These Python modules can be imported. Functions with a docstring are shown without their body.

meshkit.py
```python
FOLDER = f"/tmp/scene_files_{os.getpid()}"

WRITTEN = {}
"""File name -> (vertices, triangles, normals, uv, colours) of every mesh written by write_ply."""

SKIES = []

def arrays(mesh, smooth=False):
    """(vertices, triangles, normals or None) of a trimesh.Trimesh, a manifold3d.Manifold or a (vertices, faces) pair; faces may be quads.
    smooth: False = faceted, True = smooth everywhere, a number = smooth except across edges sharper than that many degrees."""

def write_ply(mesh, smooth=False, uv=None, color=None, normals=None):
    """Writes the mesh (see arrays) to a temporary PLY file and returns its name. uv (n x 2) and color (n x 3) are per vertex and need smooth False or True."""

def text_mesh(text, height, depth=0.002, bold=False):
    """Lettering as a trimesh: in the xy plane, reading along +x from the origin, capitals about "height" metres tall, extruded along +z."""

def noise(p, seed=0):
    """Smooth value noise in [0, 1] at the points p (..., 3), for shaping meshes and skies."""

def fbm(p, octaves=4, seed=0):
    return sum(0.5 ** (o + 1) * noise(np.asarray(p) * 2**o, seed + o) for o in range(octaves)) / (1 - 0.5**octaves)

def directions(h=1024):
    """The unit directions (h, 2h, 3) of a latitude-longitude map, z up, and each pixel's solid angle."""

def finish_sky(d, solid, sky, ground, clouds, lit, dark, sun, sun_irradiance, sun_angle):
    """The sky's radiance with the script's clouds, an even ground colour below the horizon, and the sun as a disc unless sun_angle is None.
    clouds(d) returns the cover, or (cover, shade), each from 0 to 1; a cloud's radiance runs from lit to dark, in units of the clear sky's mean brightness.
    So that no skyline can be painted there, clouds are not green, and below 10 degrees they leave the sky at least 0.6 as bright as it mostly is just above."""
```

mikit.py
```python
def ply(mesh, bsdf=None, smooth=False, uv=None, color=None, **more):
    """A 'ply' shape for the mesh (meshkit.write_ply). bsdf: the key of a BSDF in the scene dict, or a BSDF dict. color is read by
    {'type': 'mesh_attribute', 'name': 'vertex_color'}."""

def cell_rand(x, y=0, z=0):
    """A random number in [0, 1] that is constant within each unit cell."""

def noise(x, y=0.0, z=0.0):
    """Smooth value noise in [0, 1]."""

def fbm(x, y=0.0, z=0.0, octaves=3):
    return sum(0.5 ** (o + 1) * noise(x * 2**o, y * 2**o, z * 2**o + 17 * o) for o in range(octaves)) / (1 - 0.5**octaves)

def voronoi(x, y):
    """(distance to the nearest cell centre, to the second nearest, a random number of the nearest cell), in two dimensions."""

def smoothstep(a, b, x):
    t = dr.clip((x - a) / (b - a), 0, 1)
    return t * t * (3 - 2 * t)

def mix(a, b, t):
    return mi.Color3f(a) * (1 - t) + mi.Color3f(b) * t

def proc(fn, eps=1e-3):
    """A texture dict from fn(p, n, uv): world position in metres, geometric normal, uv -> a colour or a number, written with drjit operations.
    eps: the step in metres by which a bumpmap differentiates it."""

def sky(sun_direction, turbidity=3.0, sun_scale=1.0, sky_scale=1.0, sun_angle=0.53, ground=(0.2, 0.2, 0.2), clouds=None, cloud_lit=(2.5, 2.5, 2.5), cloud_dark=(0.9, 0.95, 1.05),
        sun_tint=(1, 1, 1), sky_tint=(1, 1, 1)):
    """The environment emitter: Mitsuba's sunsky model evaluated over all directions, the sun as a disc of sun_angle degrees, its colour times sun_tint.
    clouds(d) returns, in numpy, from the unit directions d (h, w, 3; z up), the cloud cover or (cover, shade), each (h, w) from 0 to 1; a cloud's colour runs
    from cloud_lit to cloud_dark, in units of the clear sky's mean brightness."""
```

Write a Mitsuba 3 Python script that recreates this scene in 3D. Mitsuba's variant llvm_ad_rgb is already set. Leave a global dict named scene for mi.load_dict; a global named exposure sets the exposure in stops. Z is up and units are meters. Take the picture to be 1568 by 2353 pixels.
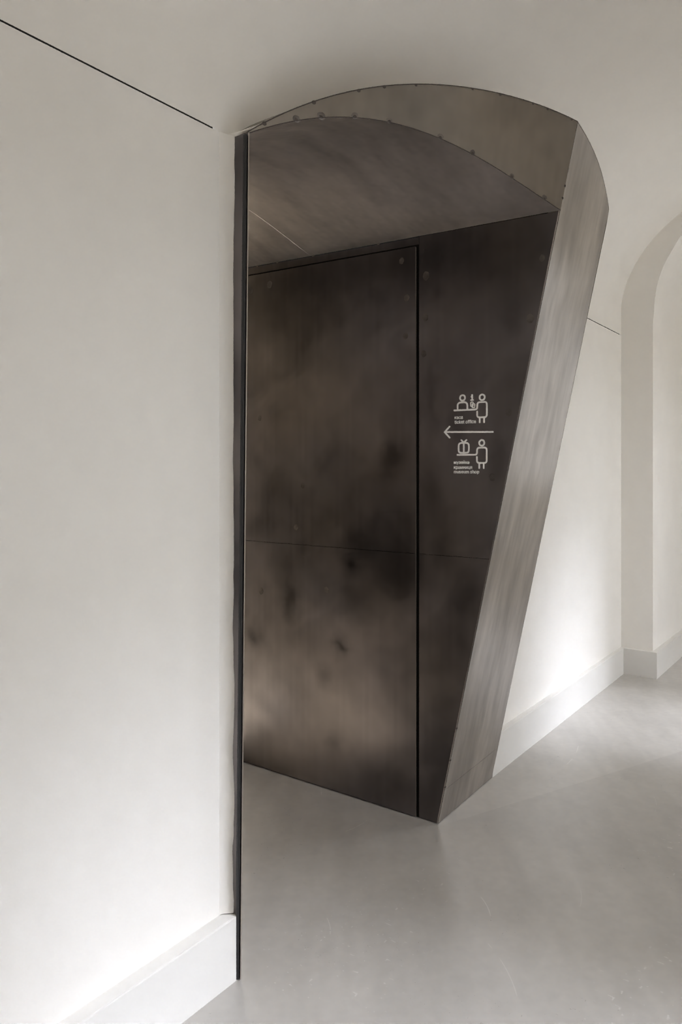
import math, random
import numpy as np, trimesh, shapely
from shapely.geometry import Polygon, LineString, Point, box as sbox
from shapely.ops import unary_union
import drjit as dr
import mitsuba as mi
import mikit, meshkit
from mikit import proc, noise, fbm, smoothstep, mix

T = mi.ScalarTransform4f
scene, labels = {'type': 'scene'}, {}

# ------------------------------------------------------------------ camera, sky, exposure
F_PX, W_PX, H_PX = 1711.0, 1568.0, 2353.0
YAW = math.atan2(.594, .804)
EYE = np.array([0, 0, 1.45])
exposure = 0.94
scene['camera'] = {
    'type': 'perspective', 'fov_axis': 'x', 'fov': math.degrees(2 * math.atan(W_PX / 2 / F_PX)),
    'near_clip': 0.01, 'far_clip': 200.0,
    'principal_point_offset_x': 0.0, 'principal_point_offset_y': 97.5 / H_PX,
    'to_world': T().look_at(origin=EYE.tolist(), target=[math.cos(YAW), math.sin(YAW), 1.45], up=[0, 0, 1]),
}


def overcast(d):
    az = (d[..., 0] * .80 - d[..., 1] * .60)
    shade = np.clip(.55 - .45 * az + .15 * (meshkit.fbm(d * 3.0, 3, 5) - .5), 0, 1)
    return np.ones(d.shape[:2]) * .97, shade


SKY, SUN = 12.2, 1.15
SUN_DIR = (.31, -.95, .84)       # a veiled sun, wide and soft, over the courtyard
scene['sky'] = mikit.sky(SUN_DIR, turbidity=5.0, sun_scale=SUN, sun_angle=19.0, sun_tint=(.76, 1.0, 1.58), sky_scale=SKY, ground=(.25, .25, .24), clouds=overcast,
                         cloud_lit=(1.88, 1.95, 2.08), cloud_dark=(.75, .78, .85))


# ------------------------------------------------------------------ materials
def two(b):
    return {'type': 'twosided', 'b': b}


def plaster_col(p, n, uv):
    m = fbm(p.x * 1.3, p.y * 1.3, p.z * 1.1, 3) - .5
    f = fbm(p.x * 9, p.y * 9, p.z * 6, 3) - .5
    k = 1 + .05 * m + .035 * f
    return mi.Color3f(.815, .790, .745) * k


def plaster_relief(p, n, uv):
    return .0035 * fbm(p.x * 2.2, p.y * 2.2, p.z * 1.8, 2) + .0006 * fbm(p.x * 26, p.y * 26, p.z * 20, 2)


scene['plaster'] = {'type': 'bumpmap', 'arbitrary': proc(plaster_relief, eps=4e-3), 'scale': 1.0,
                    'bsdf': two({'type': 'principled', 'base_color': proc(plaster_col), 'roughness': .75, 'specular': .25})}


def smudge_shade_col(p, n, uv):
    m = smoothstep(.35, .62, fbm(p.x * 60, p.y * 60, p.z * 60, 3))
    g = smoothstep(1.500, 1.470, p.y)  # brown smudges, deepened with painted shade to dim the brightly lit lip
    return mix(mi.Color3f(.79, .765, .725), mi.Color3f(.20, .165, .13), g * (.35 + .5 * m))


scene['smudged_shaded_plaster'] = two({'type': 'principled', 'base_color': proc(smudge_shade_col), 'roughness': .75, 'specular': .25})


def base_col(p, n, uv):
    return mi.Color3f(.690, .672, .638) * (1 + .05 * (fbm(p.x * 5, p.y * 5, p.z * 7, 3) - .5))


scene['skirting_paint'] = two({'type': 'principled', 'base_color': proc(base_col), 'roughness': .55, 'specular': .4})


_r = random.Random(5)
SCRATCH = []                     # scuffs left by dragged furniture: x0, y0, x1, y1, strength
for _ in range(22):
    _x, _y, _a, _l = _r.uniform(1.1, 3.6), _r.uniform(.2, 2.2), _r.gauss(.5, .6), _r.uniform(.08, .55)
    SCRATCH.append((_x, _y, _x + _l * math.cos(_a), _y + _l * math.sin(_a), _r.uniform(.25, .8)))


def floor_col(p, n, uv):
    big = fbm(p.x * .9 + 3, p.y * .9, 0, 3) - .5
    mid = fbm(p.x * 4 + 1.5 * big, p.y * 4, 2, 3) - .5
    fine = fbm(p.x * 40, p.y * 40, 4, 2) - .5
    sx, sy = p.x * .83 + p.y * .55, -p.x * .55 + p.y * .83
    trowel = fbm(sx * 2.2, sy * 16, 7, 2) - .5
    k = 1 + .15 * big + .18 * mid + .07 * fine + .12 * trowel
    c = mi.Color3f(.420, .397, .366) * k
    scr = mi.Float(0)
    for x0, y0, x1, y1, w in SCRATCH:
        dx, dy = x1 - x0, y1 - y0
        L = math.hypot(dx, dy)
        h = dr.clip(((p.x - x0) * dx + (p.y - y0) * dy) / L ** 2, 0, 1)
        bow = .05 * L * (h - .5) * (h - .5)
        d = dr.sqrt(dr.square(p.x - x0 - h * dx + bow * dy / L * 4) + dr.square(p.y - y0 - h * dy - bow * dx / L * 4))
        scr = dr.maximum(scr, w * smoothstep(.0026, .0008, d))
    scr *= smoothstep(.30, .55, noise(p.x * 21, p.y * 21, 5))
    c = mix(c, mi.Color3f(.62, .60, .56), .45 * scr)
    seam = (p.x - 2.95) * .387 + (p.y - 1.36) * .922
    c = c * (1 - .07 * smoothstep(.003, -.003, seam) * smoothstep(2.6, 2.9, p.x))
    chip = smoothstep(.90, .97, noise(p.x * 110 + 3, p.y * 80, 30)) * smoothstep(.62, .75, noise(p.x * 2.3, p.y * 2.3, 33))
    c = mix(c, mi.Color3f(.60, .58, .55), .4 * chip)
    spk = smoothstep(.95, .985, noise(p.x * 170, p.y * 170, 41)) * smoothstep(.62, .72, noise(p.x * 5, p.y * 5, 43))
    return mix(c, mi.Color3f(.14, .12, .10), .5 * spk)


def floor_rough(p, n, uv):
    return .27 + .20 * (fbm(p.x * 3, p.y * 3, 9, 3) - .5)


def floor_relief(p, n, uv):
    return .0016 * fbm(p.x * 3.0, p.y * 3.0, 0, 2) + .0002 * fbm(p.x * 40, p.y * 40, 0, 2)


scene['microcement'] = {'type': 'bumpmap', 'arbitrary': proc(floor_relief, eps=3e-3), 'scale': 1.0,
                        'bsdf': two({'type': 'principled', 'base_color': proc(floor_col), 'roughness': proc(floor_rough), 'specular': .45})}

# dark smudges of the side wall's sheets: (y, z, radius y, radius z, strength)
SMUDGES = []


def cloud_steel(cx, cy, cz, warm, cool, lo, hi, seed, smudges=()):
    def col(p, n, uv):
        w = fbm(p.x * 3 + seed, p.y * 3, p.z * 3, 3) - .5
        m = fbm(p.x * cx + seed + .8 * w, p.y * cy + .8 * w, p.z * cz + .6 * w, 4)
        g = fbm(p.x * cx * 7, p.y * cy * 7, p.z * cz * 7 + seed, 2) - .5
        k = lo + (hi - lo) * smoothstep(.22, .78, m) + .12 * g
        t = smoothstep(.3, .7, fbm(p.x * 1.7, p.y * 1.7 + seed, p.z * 1.7, 2))
        k += .16 * (fbm(p.x * 11 + w, p.y * 11, p.z * 7 + seed, 3) - .5) + .10 * (noise(p.x * 55 + seed, p.y * 55, p.z * 2.5) - .5)
        c = mix(warm, cool, t) * dr.maximum(k, .05)
        if smudges:
            dark = mi.Float(0)
            wy, wz = p.y + .05 * (fbm(p.y * 14, p.z * 14, 3, 3) - .5), p.z + .07 * (fbm(p.y * 12, p.z * 12, 8, 3) - .5)
            for y, z, a, b, s in smudges:
                dark += s * dr.exp(-(dr.square((wy - y) / a) + dr.square((wz - z) / b)))
            c = c * (1 - dr.clip(dark, -.5, .75))
        return dr.clip(mi.Color3f(c), 0, .95)
    return col


def steel(colour, rough, metallic=.85):
    return two({'type': 'principled', 'base_color': proc(colour), 'roughness': rough, 'metallic': metallic, 'specular': .5})


WARM, COOL = mi.ScalarColor3f(.222, .196, .182), mi.ScalarColor3f(.205, .187, .190)
SM = [(2.283, .83, .05, .10, .6), (2.50, .62, .05, .05, .55), (1.99, .66, .045, .04, .45), (1.93, 1.04, .04, .03, .6),
      (2.02, .22, .04, .05, .35), (1.75, 1.02, .16, .16, .45), (1.90, .86, .12, .09, .45), (1.68, .10, .10, .08, .5),
      (2.14, 1.14, .09, .10, .25), (1.72, 1.53, .06, .05, .42), (1.71, 1.47, .06, .05, .40), (1.88, 1.13, .09, .05, .4),
      (1.64, 1.20, .07, .35, .25), (2.4, 2.25, .5, .22, .3), (1.45, .55, .10, .25, .3), (1.35, .95, .08, .10, .45),
      (1.50, .15, .08, .2, .5), (1.52, 1.35, .05, .12, .4), (1.8, 2.33, .6, .1, .35), (1.3, 2.25, .5, .2, .3), (2.08, .53, .045, .04, .28), (1.97, .66, .05, .015, .25), (1.40, 1.62, .04, .09, .3), (1.47, 1.15, .05, .10, .4), (1.52, 1.75, .03, .2, .3), (1.22, 1.52, .05, .12, .35), (1.16, 2.05, .06, .1, .3), (1.42, .30, .05, .1, .35)]
scene['panel_steel'] = steel(cloud_steel(2.2, 2.2, 1.7, WARM, COOL, .42, 1.12, 3.0, SM), .37)
scene['head_steel'] = steel(cloud_steel(2.6, 2.6, 2.6, mi.ScalarColor3f(.255, .225, .190), mi.ScalarColor3f(.235, .215, .190), .75, 1.15, 12.0), .45)
scene['return_steel'] = steel(cloud_steel(9, 3, 1.2, mi.ScalarColor3f(.430, .400, .372), mi.ScalarColor3f(.410, .386, .372), .80, 1.15, 25.0),   .26, .85)
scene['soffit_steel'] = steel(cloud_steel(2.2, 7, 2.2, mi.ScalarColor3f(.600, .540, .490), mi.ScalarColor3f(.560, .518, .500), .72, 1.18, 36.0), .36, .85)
scene['black_rubber'] = two({'type': 'principled', 'base_color': {'type': 'rgb', 'value': (.018, .018, .019)}, 'roughness': .45, 'specular': .4})
scene['dark_gap'] = two({'type': 'principled', 'base_color': {'type': 'rgb', 'value': (.012, .011, .010)}, 'roughness': .8, 'specular': .1})
scene['weld_steel'] = two({'type': 'principled', 'base_color': {'type': 'rgb', 'value': (.20, .175, .155)}, 'roughness': .35, 'metallic': .8})
scene['burnt_weld'] = two({'type': 'principled', 'base_color': {'type': 'rgb', 'value': (.075, .062, .055)}, 'roughness': .5, 'metallic': .6})
scene['bright_edge'] = two({'type': 'principled', 'base_color': {'type': 'rgb', 'value': (.55, .50, .46)}, 'roughness': .3, 'metallic': .9})
scene['white_vinyl'] = two({'type': 'principled', 'base_color': {'type': 'rgb', 'value': (.97, .955, .92)}, 'roughness': .5, 'specular': .3})
scene['outside_render'] = two({'type': 'diffuse', 'reflectance': {'type': 'rgb', 'value': (.52, .50, .46)}})
scene['outside_paving'] = two({'type': 'diffuse', 'reflectance': {'type': 'rgb', 'value': (.62, .61, .58)}})


# ------------------------------------------------------------------ mesh helpers
def quadgrid(P):
    """P (r, c, 3) -> mesh of quads."""
    r, c = P.shape[:2]
    i = np.arange(r * c).reshape(r, c)
    q = np.stack([i[:-1, :-1], i[1:, :-1], i[1:, 1:], i[:-1, 1:]], -1).reshape(-1, 4)
    return trimesh.Trimesh(P.reshape(-1, 3), np.vstack([q[:, [0, 1, 2]], q[:, [0, 2, 3]]]), process=False)


def slab(P, off):
    """A closed slab between the grid P and P + off."""
    Q = P + off
    r, c = P.shape[:2]
    parts = [quadgrid(P), quadgrid(Q[:, ::-1])]
    for a, b in ((P[0], Q[0]), (Q[-1], P[-1]), (Q[:, 0], P[:, 0]), (P[:, -1], Q[:, -1])):
        parts.append(quadgrid(np.stack([a, b])))
    m = trimesh.util.concatenate(parts)
    return m


def plate(pts3, normal, thick, holes=()):
    """A flat plate with the outline pts3 (in one plane); thick goes against normal."""
    pts3 = np.asarray(pts3, float)
    n = np.asarray(normal, float) / np.linalg.norm(normal)
    a = np.array([0, 0, 1.0]) if abs(n[2]) < .9 else np.array([1.0, 0, 0])
    u = np.cross(a, n); u /= np.linalg.norm(u)
    v = np.cross(n, u)
    o = pts3[0]
    pol = Polygon([((p - o) @ u, (p - o) @ v) for p in pts3])
    if not pol.is_valid:
        pol = pol.buffer(0)
    m = trimesh.creation.extrude_polygon(pol, thick, engine='earcut')
    M = np.eye(4); M[:3, 0], M[:3, 1], M[:3, 2], M[:3, 3] = u, v, n, o - n * thick
    m.apply_transform(M)
    return m


def bx(x0, x1, y0, y1, z0, z1, bev=0.0):
    if bev:
        prof = sbox(y0, z0, y1, z1).buffer(-bev).buffer(bev, quad_segs=3)
        m = trimesh.creation.extrude_polygon(prof, x1 - x0, engine='earcut')
        M = np.array([[0, 0, 1, x0], [1, 0, 0, 0], [0, 1, 0, 0], [0, 0, 0, 1.0]])
        m.apply_transform(M)
        return m
    m = trimesh.creation.box((x1 - x0, y1 - y0, z1 - z0))
    m.apply_translation(((x0 + x1) / 2, (y0 + y1) / 2, (z0 + z1) / 2))
    return m


def put(key, mesh, mat, smooth=False, label=None, category=None, kind=None, group=None):
    scene[key] = mikit.ply(mesh, mat, smooth=smooth)
    d = {}
    if label: d['label'] = label
    if category: d['category'] = category
    if kind: d['kind'] = kind
    if group: d['group'] = group
    if d: labels[key] = d


def numbered(base):
    if base not in scene:
        return base
    k = 1
    while f'{base}_{k:03d}' in scene:
        k += 1
    return f'{base}_{k:03d}'


# ------------------------------------------------------------------ corridor: floor, walls, vault
X0, X1 = -4.5, 11.5
JX = 1.530                       # left jamb of the portal
SX = 2.684                       # its right-hand side wall of steel
OX = 3.240                       # outer right edge of the portal
GZ = 2.409                       # shadow gap at the springing
BACK = -.32                      # face of the window wall
PIL = 5.475                      # pilaster beyond the portal
PIL1 = 6.70


WN = np.array([.0042, -1, 0])


def wy(x):
    return 1.536 + .0042 * (np.asarray(x, float) - 1.5)


put('floor', bx(X0, X1, -1.6, 6.2, -.12, 0), 'microcement', kind='structure', label='pale grey scuffed microcement floor')

# outer arch and inner arch of the portal front, in (x, z)
OUT = np.array([(1.530, 2.402), (1.573, 2.436), (1.618, 2.472), (1.677, 2.511), (1.738, 2.546), (1.802, 2.579), (1.869, 2.608), (1.938, 2.634), (2.025, 2.661),
                (2.117, 2.684), (2.213, 2.702), (2.334, 2.716), (2.426, 2.721), (2.542, 2.721), (2.684, 2.713), (2.775, 2.706), (2.905, 2.688),
                (3.018, 2.660), (3.129, 2.617), (3.193, 2.584), (3.232, 2.560)])
INN = np.array([(1.534, 2.399), (1.611, 2.441), (1.684, 2.472), (1.748, 2.493), (1.815, 2.511), (1.885, 2.523), (1.958, 2.531), (2.051, 2.533), (2.142, 2.527),
                (2.204, 2.518), (2.314, 2.497), (2.450, 2.467), (2.576, 2.436), (2.684, 2.405)])


def smoothed(P, n, fixed):
    from scipy.interpolate import CubicSpline, UnivariateSpline
    xs = np.linspace(P[0, 0], P[-1, 0], n)
    s = UnivariateSpline(P[:, 0], P[:, 1], k=4, s=2.5e-5)
    z = s(xs)
    if fixed:
        z += np.interp(xs, [xs[0], xs[-1]], [P[0, 1] - z[0], P[-1, 1] - z[-1]])
    return np.column_stack([xs, z])


INN = smoothed(INN, 61, True)
OUTL = smoothed(OUT[:15], 61, True)
OUTR = smoothed(OUT[14:], 25, True)

HEAD_N = np.array([-.3741, -.9079, -.1893]); HEAD_P = np.array([1.53, 1.455, 2.40])
RET_N = np.array([-.0364, -.9775, -.2080]); RET_P = np.array([2.685, 1.491, 0.0])
# both planes pass through the leaning fold line
FOLD0, FOLD1 = np.array([SX, 1.491, 0.0]), np.array([SX, .914, 2.713])
HEAD_N = np.cross(np.array([SX, .978, 2.405]) - FOLD1, HEAD_P - FOLD1); HEAD_N *= -np.sign(HEAD_N[1]) / np.linalg.norm(HEAD_N)
RET_N = np.cross(FOLD1 - FOLD0, np.array([OX, 1.511, 0]) - FOLD0); RET_N *= -np.sign(RET_N[1]) / np.linalg.norm(RET_N)


def on_plane(x, z, P, n):
    return np.array([x, P[1] - (n[0] * (x - P[0]) + n[2] * (z - P[2])) / n[1], z])


def head(x, z):
    return on_plane(x, z, FOLD1, HEAD_N)


def ret(x, z):
    return on_plane(x, z, FOLD0, RET_N)


# the vault's profile: (drop from the wall's face, height), then a flatter arc over the crown
VP = [(0, 2.50), (.003, 2.60), (.010, 2.69), (.034, 2.768), (.058, 2.826), (.100, 2.905), (.150, 2.980), (.216, 3.058), (.312, 3.145), (.408, 3.211)]
th0 = math.radians(33)
CY = (1.54 + BACK) / 2
R2 = (1.54 - .408 - CY) / math.sin(th0)
for a in np.linspace(th0, 0, 12)[1:]:
    VP.append((1.54 - CY - R2 * math.sin(a), 3.211 + R2 * (math.cos(a) - math.cos(th0))))
from scipy.interpolate import PchipInterpolator
VP = np.array(VP)
sv = np.r_[0, np.cumsum(np.hypot(*np.diff(VP, axis=0).T))]
from scipy.interpolate import UnivariateSpline as _US
ss = np.linspace(0, sv[-1], 44)
VPS = np.column_stack([np.maximum(_US(sv, VP[:, 0], k=3, s=3e-5)(ss), 0), _US(sv, VP[:, 1], k=3, s=3e-5)(ss)])


def vault_sheet(xs):
    rows = []
    for x in xs:
        y = float(wy(x))
        if JX < x < OX:
            lo = .5 * (np.interp(x, OUT[:, 0], OUT[:, 1]) + (np.interp(x, INN[:, 0], INN[:, 1]) if x < SX else np.interp(x, OUT[:, 0], OUT[:, 1]) - .12))
        else:
            lo = GZ + .0045
        col = [(x, y, lo + (2.49 - lo) * t) if lo < 2.48 else (x, y, lo) for t in np.linspace(0, 1, 5)]
        prof = [(x, y - d, max(z, lo)) for d, z in VPS]
        far = [(x, BACK + d, z) for d, z in VPS[::-1]] + [(x, BACK, 2.45)]
        rows.append(col + prof + far)
    return np.array(rows)


xs = np.unique(np.r_[np.linspace(X0, JX, 16), np.linspace(JX, OX, 45), np.linspace(OX, X1, 26), JX + 1e-4, OX - 1e-4])
put('ceiling', quadgrid(vault_sheet(xs)), 'plaster', smooth=40, kind='structure', label='pale plastered barrel vault over the corridor')

# walls on the portal's side: left of it (as thick as the passage is deep), right of it
put('wall_left', trimesh.util.concatenate([
    plate([(X0, wy(X0), 0), (JX - .002, wy(JX), 0), (JX - .002, wy(JX), GZ), (X0, wy(X0), GZ)], WN, 1.16),
    bx(1.482, JX - .002, 1.5385, 1.60, GZ - .001, GZ + .012)]), 'plaster', kind='structure', label='off-white plastered wall left of the steel portal')
put('wall_right', plate([(OX - .01, wy(OX), 0), (X1, wy(X1), 0), (X1, wy(X1), GZ), (OX - .01, wy(OX), GZ)], WN, 1.1), 'plaster', kind='structure',
    label='off-white plastered wall beyond the steel portal')
put('trim_1', plate([(X0, wy(X0) + .012, GZ - .02), (1.482, wy(1.482) + .012, GZ - .02), (1.482, wy(1.482) + .012, GZ + .03), (X0, wy(X0) + .012, GZ + .03)], WN, .01), 'dark_gap', kind='structure', label='black shadow gap line high on the wall left of the portal')
put('trim_2', plate([(OX, wy(OX) + .012, GZ - .02), (X1, wy(X1) + .012, GZ - .02), (X1, wy(X1) + .012, GZ + .03), (OX, wy(OX) + .012, GZ + .03)], WN, .01), 'dark_gap',
    kind='structure', label='black shadow gap line between the portal and the arch')

# plaster drawn over the jamb's left edge and the foot of the arch, with a ragged rim
rng = np.random.default_rng(4)
def rag(k, x):
    return meshkit.noise(np.array([x, k, 2.0])) - .5


P = []


def cove(p, e, back, power=1.5):
    row = [back]
    for q in np.linspace(0, 1, 9):
        row.append((p[0] + (e[0] - p[0]) * q, p[1] + (e[1] - p[1]) * (1 - (1 - q) ** power), p[2] + (e[2] - p[2]) * q))
    P.append(row)


for t in np.linspace(0, 1, 140):
    z = .185 + 2.215 * t
    y = 1.5085 - .003 * t + .008 * rag(1, t * 14) + .0035 * rag(3, t * 60)
    k = max(0, (t - .96) / .04)
    cove((JX - .003, y, z), (JX - .036, float(wy(JX)) + .001, z + .012 * k ** 2), (JX - .0005, y + .012, z), 1.25)
JAMB_ROWS = len(P)
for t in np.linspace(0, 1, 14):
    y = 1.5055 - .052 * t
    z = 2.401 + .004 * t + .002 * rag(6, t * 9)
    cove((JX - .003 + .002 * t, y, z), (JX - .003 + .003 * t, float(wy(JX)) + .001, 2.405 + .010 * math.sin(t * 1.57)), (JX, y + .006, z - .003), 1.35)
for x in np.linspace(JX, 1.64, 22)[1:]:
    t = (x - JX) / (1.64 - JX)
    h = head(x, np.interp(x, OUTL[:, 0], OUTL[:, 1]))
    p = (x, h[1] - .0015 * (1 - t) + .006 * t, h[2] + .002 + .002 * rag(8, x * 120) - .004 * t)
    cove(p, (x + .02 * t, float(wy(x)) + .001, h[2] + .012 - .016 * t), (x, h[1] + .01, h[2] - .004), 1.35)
put('wall_left__plaster_edge', quadgrid(np.array(P[:JAMB_ROWS])), 'plaster', smooth=50, label='ragged plaster edge against the steel jamb')
put('wall_left__plaster_corner', quadgrid(np.array(P[JAMB_ROWS:])), 'smudged_shaded_plaster', smooth=50, label='smudged plaster corner over the jamb, with shade painted into its colour')

# pilaster with its transverse arch beyond the portal
RIB = np.array([(.215, 0.0), (.215, 2.46), (.222, 2.541), (.228, 2.637), (.243, 2.731), (.258, 2.786), (.282, 2.853), (.306, 2.900), (.354, 2.981), (.407, 3.059)])
rib = [(1.552 - d, z) for d, z in RIB]
a0 = math.radians(36)
Rr = (rib[-1][0] - CY) / math.sin(a0)
for a in np.linspace(a0, 0, 9)[1:]:
    rib.append((CY + Rr * math.sin(a), 3.059 + Rr * (math.cos(a) - math.cos(a0))))
rib = np.array(rib)
rib_full = np.vstack([rib, np.column_stack([2 * CY - rib[::-1, 0], rib[::-1, 1]])[1:]])
t = np.r_[0, np.cumsum(np.hypot(*np.diff(rib_full, axis=0).T))]
tt = np.unique(np.r_[0, np.linspace(t[1], t[-2], 90), t[-1]])
inner = np.column_stack([PchipInterpolator(t, rib_full[:, 0])(tt), PchipInterpolator(t, rib_full[:, 1])(tt)])
pol = sbox(BACK - .02, 0, 1.60, 3.75).difference(Polygon(np.vstack([inner, [(inner[-1, 0], -.2), (inner[0, 0], -.2)]])))
m = trimesh.creation.extrude_polygon(pol if pol.geom_type == 'Polygon' else max(pol.geoms, key=lambda g: g.area), PIL1 - PIL, engine='earcut')
m.apply_transform(np.array([[0, 0, 1, PIL], [1, 0, 0, 0], [0, 1, 0, 0], [0, 0, 0, 1.0]]))
put('wall_arch', m, 'plaster', smooth=25, kind='structure', label='plastered pilaster and transverse arch beyond the portal')

# skirtings
SH, SD = .183, .035


def skirting(x0, x1, d0, d1):
    prof = lambda x, d: [(x, wy(x) + .004, 0.0), (x, wy(x) - d, 0.0), (x, wy(x) - d, SH - .004), (x, wy(x) - d + .0012, SH - .0012), (x, wy(x) - d + .004, SH), (x, wy(x) + .004, SH)]
    n = 30
    rows = []
    for i, x in enumerate(np.linspace(x0, x1, n)):
        q = np.array(prof(x, d0 + (d1 - d0) * i / (n - 1)))
        q[1:4, 1] += .0016 * (meshkit.noise(np.array([x * 2.5, 5, 1])) - .5)
        rows.append(np.vstack([q, q[:1]]))
    rows = np.array(rows)
    caps = [trimesh.creation.triangulate_polygon(Polygon(r[:-1, 1:]), engine='earcut') for r in (rows[0], rows[-1])]
    out = [quadgrid(rows)]
    for (v, f), x in zip(caps, (x0, x1)):
        out.append(trimesh.Trimesh(np.column_stack([np.full(len(v), x), v]), f, process=False))
    return trimesh.util.concatenate(out)


put('baseboard_left', skirting(X0, JX - .004, .040, .042), 'skirting_paint', kind='structure', label='tall pale skirting left of the portal')
put('baseboard_right', skirting(OX + .006, PIL - .02, .034, .026), 'skirting_paint', kind='structure', label='tall pale skirting between the portal and the pilaster')
py = 1.552 - .215
put('baseboard_arch', trimesh.util.concatenate([bx(PIL - SD, PIL1 + SD, py - SD, py + .01, 0, SH - .001), bx(PIL - SD, PIL + .01, py - SD, 1.56, 0, SH - .001)]), 'skirting_paint', kind='structure',
    label='tall pale skirting around the foot of the pilaster')
put('baseboard_far', skirting(PIL1 + .02, X1, .026, .026), 'skirting_paint', kind='structure', label='tall pale skirting past the pilaster')

# the window wall behind the camera: deep arched openings
wall2d = sbox(X0, 0, X1, 2.78)
WIN = [(-1.5, 1.2, 1.85), (1.85, 1.2, 1.95), (5.25, 1.75, 1.80), (8.7, 1.75, 1.80)]
SILL = .55
for cx, w, SPR in WIN:
    arch = Point(cx, SPR).buffer(w / 2, quad_segs=16)
    hole = unary_union([sbox(cx - w / 2, SILL, cx + w / 2, SPR), arch.intersection(sbox(cx - w, SPR, cx + w, 9))])
    wall2d = wall2d.difference(hole)
m = trimesh.creation.extrude_polygon(wall2d, .26, engine='earcut')
m.apply_transform(np.array([[1, 0, 0, 0], [0, 0, 1, BACK - .26], [0, 1, 0, 0], [0, 0, 0, 1.0]]))
m.invert() if m.volume < 0 else None
put('wall_windows', m, 'plaster', kind='structure', label='plastered wall with deep arched window openings')
put('wall_near_end', bx(X0 - .2, X0, -1.6, 2.6, -.1, 3.8), 'plaster', kind='structure', label='end wall of the corridor')
put('wall_far_end', bx(X1, X1 + .2, -1.6, 2.6, -.1, 3.8), 'plaster', kind='structure', label='far end wall of the corridor')

# courtyard outside the windows
put('ground_outside', bx(-25, 30, -26, -.60, -.5, -.3), 'outside_paving', kind='structure', label='courtyard paving')
put('wall_courtyard', bx(-25, 30, -10.5, -9.5, -.4, 3.4), 'outside_render', kind='structure', label='rendered wall across the courtyard')

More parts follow.
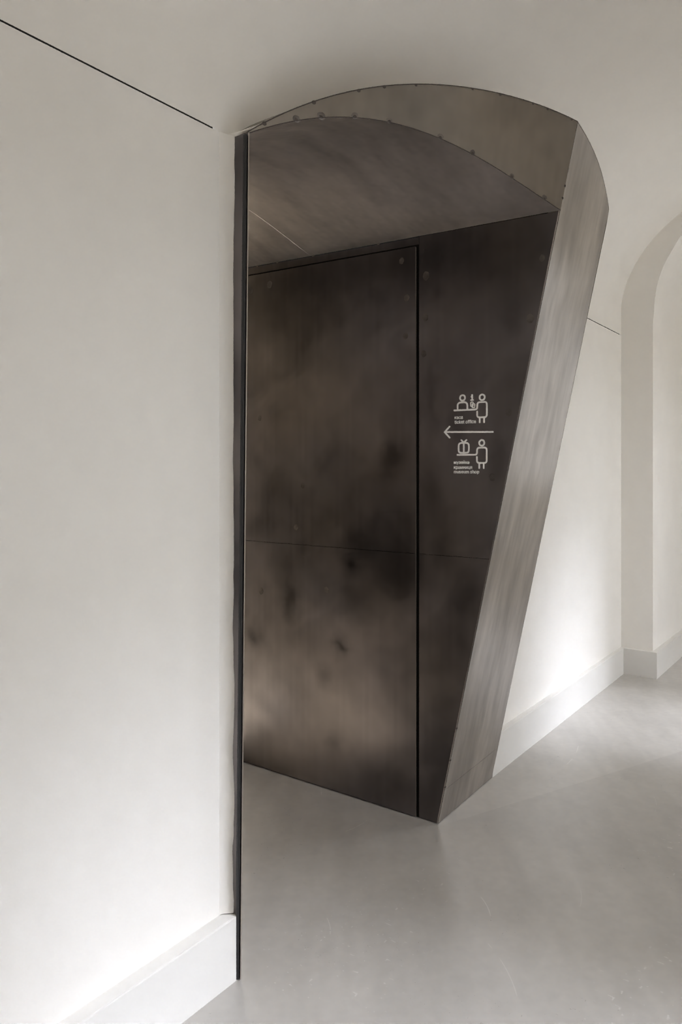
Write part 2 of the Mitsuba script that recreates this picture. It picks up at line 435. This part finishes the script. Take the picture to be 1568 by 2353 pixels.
# the room behind the passage
RY0, RY1 = 2.72, 6.1
put('wall_office', trimesh.util.concatenate([bx(-2.2, 5.2, RY1, RY1 + .1, 0, 3.2), bx(-2.3, -2.2, RY0 - .05, RY1 + .1, 0, 3.2), bx(5.2, 5.3, RY0 - .05, RY1 + .1, 0, 3.2),
                                             bx(-2.2, JX, RY0 - .03, RY0, 0, 3.2), bx(SX + .1, 5.2, RY0 - .03, RY0, 0, 3.2), bx(JX, SX + .1, RY0 - .03, RY0, 2.62, 3.2)]),
    'plaster', kind='structure', label='plastered walls of the room behind the passage')
put('ceiling_office', bx(-2.3, 5.3, RY0 - .03, RY1 + .1, 3.2, 3.3), 'plaster', kind='structure', label='ceiling of the room behind the passage')
lamp = bx(3.6, 4.6, 4.5, 5.5, 3.15, 3.18)
put('ceiling_lamp', lamp, 'white_vinyl', label='square ceiling lamp in the room behind the passage', category='lamp')
scene['ceiling_lamp']['emitter'] = {'type': 'area', 'radiance': {'type': 'rgb', 'value': (7.5, 7.2, 6.8)}}

D = 'downlight'
labels[D] = {'label': 'round ceiling downlight on the left just inside the room behind the passage', 'category': 'lamp'}
ringm = trimesh.creation.annulus(.045, .060, .03); ringm.apply_translation((1.80, 2.98, 3.185))
put(D + '__rim', ringm, 'white_vinyl', smooth=40)
scene['downlight_beam'] = {'type': 'spot', 'to_world': T().look_at(origin=[1.80, 2.98, 3.16], target=[1.78, 2.50, 0], up=[1, 0, 0]), 'intensity': {'type': 'rgb', 'value': (48, 45, 41)},
                           'cutoff_angle': 10.0, 'beam_width': 5.0}
ringm = trimesh.creation.annulus(.045, .060, .03); ringm.apply_translation((2.50, 3.45, 3.185))  # second downlight, out of view, added to brighten the rear of the soffit
labels[D + '_001'] = {'label': 'added unseen downlight brightening the soffit, on the right in the room behind the passage', 'category': 'lamp'}
put(D + '_001__rim', ringm, 'white_vinyl', smooth=40)
scene['downlight_beam_2'] = {'type': 'spot', 'to_world': T().look_at(origin=[2.50, 3.45, 3.16], target=[2.50, 3.50, 0], up=[1, 0, 0]), 'intensity': {'type': 'rgb', 'value': (190, 182, 170)},
                             'cutoff_angle': 13.0, 'beam_width': 9.0}

# ------------------------------------------------------------------ the steel portal
K = 'steel_portal'
labels[K] = {'label': 'dark blackened steel portal with leaning front and arched head set in the plaster wall', 'category': 'doorway'}
YE = 2.70                        # inner end of the passage
SL = .028                        # the soffit climbs a little inwards


def soffit(y_a, y_b, n):
    rows = []
    for x, z in INN:
        yf = head(x, z)[1] + .001
        ya = yf if y_a is None else y_a
        rows.append([(x, y, z + SL * (y - yf)) for y in np.linspace(ya, y_b, n)])
    return slab(np.array(rows), np.array([0, 0, .004]))


put(K + '__soffit_sheet', soffit(None, 2.1585, 8), 'soffit_steel', smooth=30)
put(K + '__soffit_sheet_001', soffit(2.1605, YE, 4), 'soffit_steel', smooth=30)
put(K + '__head_plate', plate([head(x, z) for x, z in OUTL] + [head(x, z) for x, z in INN[::-1]], HEAD_N, .005), 'head_steel')
KZ = .146
put(K + '__return_plate', plate([ret(SX, KZ + .0012), ret(OX, KZ + .0032)] + [ret(x, z) for x, z in OUTR[::-1]], RET_N, .005), 'return_steel')
put(K + '__kick_plate', plate([ret(SX, .003), ret(OX, .003), ret(OX, KZ + .002), ret(SX, KZ)], RET_N, .005), 'return_steel')
# cover over the outside of the projecting box, back to the wall
rim = [head(x, z) for x, z in OUTL] + [ret(x, z) for x, z in OUTR[1:]]
rim += [ret(OX, z) for z in np.linspace(2.5, 0.003, 12)]
rim = np.array(rim)
depth = np.linspace(0, 1, 4)[None, :, None]
endp = rim.copy(); endp[:, 1] = np.maximum(1.565, rim[:, 1] + .02)
G = rim[:, None, :] * (1 - depth) + endp[:, None, :] * depth
cen = np.array([2.4, 0, 1.9])
inw = cen - rim; inw[:, 1] = 0; inw /= np.linalg.norm(inw, axis=1, keepdims=True)
put(K + '__outer_cover', slab(G, (inw * .004)[:, None, :]), 'head_steel', smooth=30)

# right-hand side wall of the passage: fixed side panel near the front, recessed infill panels behind, header strip over them
def zt(y):
    return 2.405 + SL * (y - .978)


def front_y(z):
    return FOLD0[1] + (FOLD1[1] - FOLD0[1]) * z / FOLD1[2]


MZ = 1.100
JY0, JY1 = 1.579, 1.593
put(K + '__side_panel', plate([(SX, front_y(MZ + .0008) + .0012, MZ + .0008), (SX, front_y(2.402) + .0012, 2.402), (SX, JY0, zt(JY0) - .003), (SX, JY0, MZ + .0008)], (-1, 0, 0), .004), 'panel_steel')
put(K + '__side_panel_001', plate([(SX, front_y(.004) + .0012, .004), (SX, front_y(MZ - .0008) + .0012, MZ - .0008), (SX, JY0, MZ - .0008), (SX, JY0, .004)], (-1, 0, 0), .004), 'panel_steel')
IX = SX - .006
HZ = .034
put(K + '__header_strip', plate([(SX + .003, JY0 + .003, zt(JY0) - HZ), (SX + .003, YE, zt(YE) - HZ - .004), (SX + .003, YE, zt(YE) - .004), (SX + .003, JY0 + .003, zt(JY0) - .004)], (-1, 0, 0), .004), 'panel_steel')
put(K + '__infill_panel', plate([(IX, JY1, MZ + .0008), (IX, JY1, zt(JY1) - HZ - .009), (IX, YE, zt(YE) - HZ - .013), (IX, YE, MZ + .0008)], (-1, 0, 0), .006), 'panel_steel')
put(K + '__infill_panel_001', plate([(IX, JY1, .006), (IX, JY1, MZ - .0008), (IX, YE, MZ - .0008), (IX, YE, .006)], (-1, 0, 0), .006), 'panel_steel')
put(K + '__infill_edge', bx(IX - .0005, IX + .004, JY1 - .003, JY1, .006, zt(JY1) - HZ - .012), 'weld_steel', label='worn bright edge of the inner sheets along the joint')
put(K + '__backing', plate([(SX + .0075, 1.52, 0), (SX + .0075, 1.30, 1.0), (SX + .0075, 1.05, 2.44), (SX + .0075, 1.60, 2.47), (SX + .0075, YE, 2.50), (SX + .0075, YE, 0)], (-1, 0, 0), .06), 'dark_gap', label='black backing seen in the joints')

# left jamb: a narrow leaning flange, a black gasket and the bright edge of the lining
JT = 2.398


def jy(z):
    return 1.487 + (1.455 - 1.487) * z / 2.40


zz = np.linspace(.002, JT, 25)
flange = np.array([[(JX - .0035, 1.565, z), (JX - .0035, jy(z) + .010, z)] for z in zz])
put(K + '__jamb_flange', slab(flange, np.array([.003, 0, 0])), 'panel_steel')
ang = np.linspace(0, 2 * np.pi, 11)
gas = np.array([[(JX - .004 + .004 * math.cos(a), jy(z) + .0085 + .0065 * math.sin(a), z) for a in ang] for z in np.linspace(.004, JT - .006, 25)])
put(K + '__jamb_gasket', quadgrid(gas), 'black_rubber', smooth=40, label='black gasket along the jamb')
lin = np.array([[(JX + .0005, jy(z) + .001, z), (JX + .0005, YE, z)] for z in zz])
put(K + '__lining_sheet', slab(lin, np.array([.003, 0, 0])), 'panel_steel')
edge = np.array([[(JX, jy(z) - .001, z), (JX + .0036, jy(z) - .001, z)] for z in zz])
put(K + '__lining_edge', slab(edge, np.array([0, .0018, 0])), 'bright_edge', label='bright cut edge of the lining sheet')

# tack welds: little flattened beads with a burnt collar
ball = trimesh.creation.icosphere(subdivisions=2, radius=1)
random.seed(11)


def bead(key, c, n, r, mat='weld_steel', flat=.35):
    m = ball.copy()
    v = m.vertices * (1 + .18 * (meshkit.noise(m.vertices * 2.2 + np.asarray(c) * 31)[:, None] - .5) * 2)
    n = np.asarray(n, float) / np.linalg.norm(n)
    u = np.cross(n, [0, 0, 1.0]) if abs(n[2]) < .9 else np.cross(n, [1.0, 0, 0])
    u /= np.linalg.norm(u); w = np.cross(n, u)
    m.vertices = np.asarray(c) + r * (v[:, :1] * u * 1.15 + v[:, 1:2] * w * .9 + v[:, 2:] * n * flat)
    put(numbered(key), m, mat, smooth=True)


def seam(pts, r, mat):
    pts = np.asarray(pts, float)
    tan = np.gradient(pts, axis=0)
    tan /= np.linalg.norm(tan, axis=1, keepdims=True)
    u = np.cross(tan, [0.3, .9, .2]); u /= np.linalg.norm(u, axis=1, keepdims=True)
    w = np.cross(tan, u)
    an = np.linspace(0, 2 * np.pi, 7)
    put(numbered(K + '__weld_seam'), quadgrid(pts[:, None] + r * (np.cos(an)[None, :, None] * u[:, None] + np.sin(an)[None, :, None] * w[:, None])), mat, smooth=True)


seam([head(x, z - .0003) for x, z in INN], .0014, 'burnt_weld')
seam([head(x, z - .0004) for x, z in OUTL] , .0016, 'burnt_weld')
seam([FOLD0 + (FOLD1 - FOLD0) * t for t in np.linspace(.002, 1, 40)], .0009, 'burnt_weld')
seam([(SX, y, zt(y) + .0005) for y in np.linspace(.985, YE, 30)], .0009, 'bright_edge')

for x in (1.66, 1.732, 1.836, 1.95, 2.137, 2.268, 2.443, 2.60):
    z = np.interp(x, INN[:, 0], INN[:, 1])
    bead(K + '__heat_mark', head(x, z + .005) , HEAD_N, random.uniform(.009, .012), 'plug_steel', .05)
    bead(K + '__tack_weld', head(x, z + .002), HEAD_N, random.uniform(.0045, .006), 'burnt_weld')
for x in (1.571, 1.704, 1.835, 1.915, 2.02, 2.225, 2.334, 2.474, 2.54, 2.655):
    z = np.interp(x, OUTL[:, 0], OUTL[:, 1])
    bead(K + '__tack_weld', head(x, z - .003), HEAD_N, random.uniform(.004, .006), 'burnt_weld')
for z in (2.49, 2.447, .41, .275, .16):
    f = FOLD0 + (FOLD1 - FOLD0) * z / FOLD1[2]
    bead(K + '__tack_weld', f, HEAD_N + RET_N, .005, 'burnt_weld')
for y in (2.49, 2.36, 2.14, 1.78):
    bead(K + '__tack_weld', (SX - .002, y, zt(y) - .003), (-1, 0, .6), .006)

# plug weld marks ground flat on the sheets: low discs
disc = trimesh.creation.cylinder(radius=1, height=1, sections=22)


def plug(y, z, r, inner):
    x = IX if inner else SX
    m = disc.copy()
    v = m.vertices
    wob = 1 + .05 * np.sin(2 * np.arctan2(v[:, 1], v[:, 0]) + y * 40) + .04 * np.sin(5 * np.arctan2(v[:, 1], v[:, 0]) + z * 40)
    m.vertices = np.column_stack([x - .0004 + v[:, 2] * .0012, y + v[:, 0] * r * wob, z + v[:, 1] * r * 1.15 * wob])
    put(numbered(K + '__plug_weld'), m, 'plug_steel')


scene['plug_steel'] = steel(cloud_steel(30, 30, 30, mi.ScalarColor3f(.185, .165, .150), mi.ScalarColor3f(.135, .125, .122), .6, 1.1, 55.0), .40)
for y, z, r in ((1.048, 2.24, .011), (1.095, 2.02, .015), (1.181, 1.67, .013), (1.25, 1.42, .013), (1.545, 2.25, .016), (1.55, 2.08, .014), (1.557, 1.93, .012)):
    plug(y, z, r, False)
for y, z, r in ((1.635, 2.17, .013), (1.642, 2.01, .012), (2.47, 1.70, .011), (2.20, 1.375, .011), (2.24, 1.18, .012), (2.53, 2.33, .016), (2.405, 2.34, .016), (1.66, 2.33, .012),
                (2.06, .905, .012), (2.46, .86, .014)):
    plug(y, z, r, True)

# ------------------------------------------------------------------ the sign lettered on the side panel
S = 'wayfinding_sign'
labels[S] = {'label': 'white pictogram sign for ticket office and museum shop lettered on the dark steel side panel', 'category': 'sign'}
SW = .0070                       # stroke width
ST = .0008


def on_panel(shape):
    """A flat shape in (u, v) millimetres, u = -y and v = z, stuck on the side panel."""
    shape = shapely.affinity.scale(shape, .001, .001, origin=(0, 0))
    geoms = getattr(shape, 'geoms', [shape])
    m = trimesh.util.concatenate([trimesh.creation.extrude_polygon(g, ST, engine='earcut') for g in geoms])
    v = m.vertices
    m.vertices = np.column_stack([SX - .0002 - v[:, 2], -v[:, 0], v[:, 1]])
    return m


import shapely.affinity


def stroke(*pts, w=7.0, close=False, rad=7):
    ls = LineString(list(pts) + ([pts[0]] if close else []))
    return ls.buffer(w / 2, quad_segs=6)


def rounded(pts, rad, close=False):
    """The polyline with its corners rounded."""
    pts = [np.array(p, float) for p in pts]
    n = len(pts)
    out = []
    for i in range(n):
        if not close and i in (0, n - 1):
            out.append(pts[i]); continue
        a, b, c = pts[i - 1], pts[i], pts[(i + 1) % n]
        ra = min(rad, .5 * np.linalg.norm(a - b), .5 * np.linalg.norm(c - b))
        p, q = b + (a - b) / np.linalg.norm(a - b) * ra, b + (c - b) / np.linalg.norm(c - b) * ra
        for s in np.linspace(0, 1, 7):
            out.append((1 - s) ** 2 * p + 2 * s * (1 - s) * b + s * s * q)
    if close:
        out.append(out[0])
    return LineString(out)


def ring(cx, cy, r=11.0, w=7.0):
    return Point(cx, cy).buffer(r + w / 2, quad_segs=12).difference(Point(cx, cy).buffer(r - w / 2, quad_segs=12))


def figure(cx, dv):
    """The visitor, 1715 - dv at the shoulders: a rounded body, one arm reaching to the left, two legs."""
    body = [(cx - 21, 1679 - dv), (cx - 21, 1656 - dv), (cx + 21, 1656 - dv), (cx + 21, 1715 - dv), (cx - 21, 1715 - dv), (cx - 21, 1688 - dv)]
    return body


def put_sign(name, shape):
    put(numbered(S + '__' + name), on_panel(shape), 'white_vinyl')


b = 3.5
put_sign('clerk_pictogram', unary_union([ring(-1378, 1736.5), rounded([(-1400, 1690), (-1400, 1718.5), (-1357, 1718.5), (-1357, 1690)], 13).buffer(b)]))
v1 = rounded([(-1415, 1688), (-1313.5, 1687.5), (-1313.5, 1715.3), (-1272.5, 1715.3), (-1272.5, 1655.5), (-1314, 1655.5), (-1314, 1679)], 11).buffer(b, quad_segs=6)
put_sign('visitor_pictogram', unary_union([v1, ring(-1292.5, 1734), stroke((-1303, 1655), (-1303, 1636)), stroke((-1284, 1655), (-1284, 1636))]))
put_sign('information_mark', unary_union([Point(-1336.2, 1745).buffer(3.4), sbox(-1342, 1737, -1332.6, 1740.6), sbox(-1338.2, 1727, -1332.6, 1740.6), sbox(-1343, 1723.5, -1328.5, 1727.6)]).buffer(.5))
tk1 = rounded([(-1342, 1718), (-1331.5, 1718), (-1331.5, 1700.5), (-1342, 1700.5)], 4, True).buffer(2.0)
tk2 = rounded([(-1336, 1710.5), (-1324.5, 1710.5), (-1324.5, 1695), (-1336, 1695)], 4, True).buffer(2.0)
put_sign('ticket_symbol', unary_union([tk1, tk2]))
put_sign('direction_arrow', unary_union([stroke((-1458, 1602.5), (-1247, 1596.5)), LineString([(-1436, 1624), (-1458.5, 1602), (-1436, 1579)]).buffer(b, join_style=2, mitre_limit=3, quad_segs=6)]))
gift = rounded([(-1395.5, 1556.5), (-1350, 1556.5), (-1350, 1516.5), (-1395.5, 1516.5)], 13, True).buffer(b, quad_segs=6)
put_sign('gift_symbol', unary_union([gift, stroke((-1372.5, 1557), (-1372.5, 1517)), stroke((-1383, 1568), (-1373, 1557)), stroke((-1361, 1567.5), (-1372, 1557))]))
v2 = rounded([(-1401, 1509), (-1314.5, 1508.5), (-1314.5, 1536.3), (-1273, 1536.3), (-1273, 1476), (-1315, 1476), (-1315, 1500)], 11).buffer(b, quad_segs=6)
put_sign('visitor_pictogram', unary_union([v2, ring(-1294, 1555), stroke((-1305, 1475), (-1305, 1456)), stroke((-1286, 1475), (-1286, 1456))]))
for text, u0, width, v, h in (('каса', -1414, 37, 1653.5, 13), ('ticket office', -1414, 95, 1634, 13.5), ('музейна', -1417, 69, 1473, 13), ('крамниця', -1417, 81, 1453, 13), ('museum shop', -1417, 112, 1435, 13)):
    m = meshkit.text_mesh(text, h / 1000, depth=ST, bold=True)
    lo, hi = m.bounds
    x = (m.vertices[:, 0] - lo[0]) / (hi[0] - lo[0]) * width / 1000 + u0 / 1000
    m.vertices = np.column_stack([SX - .0002 - m.vertices[:, 2], -x, v / 1000 + m.vertices[:, 1]])
    put(numbered(S + '__caption'), m, 'white_vinyl')
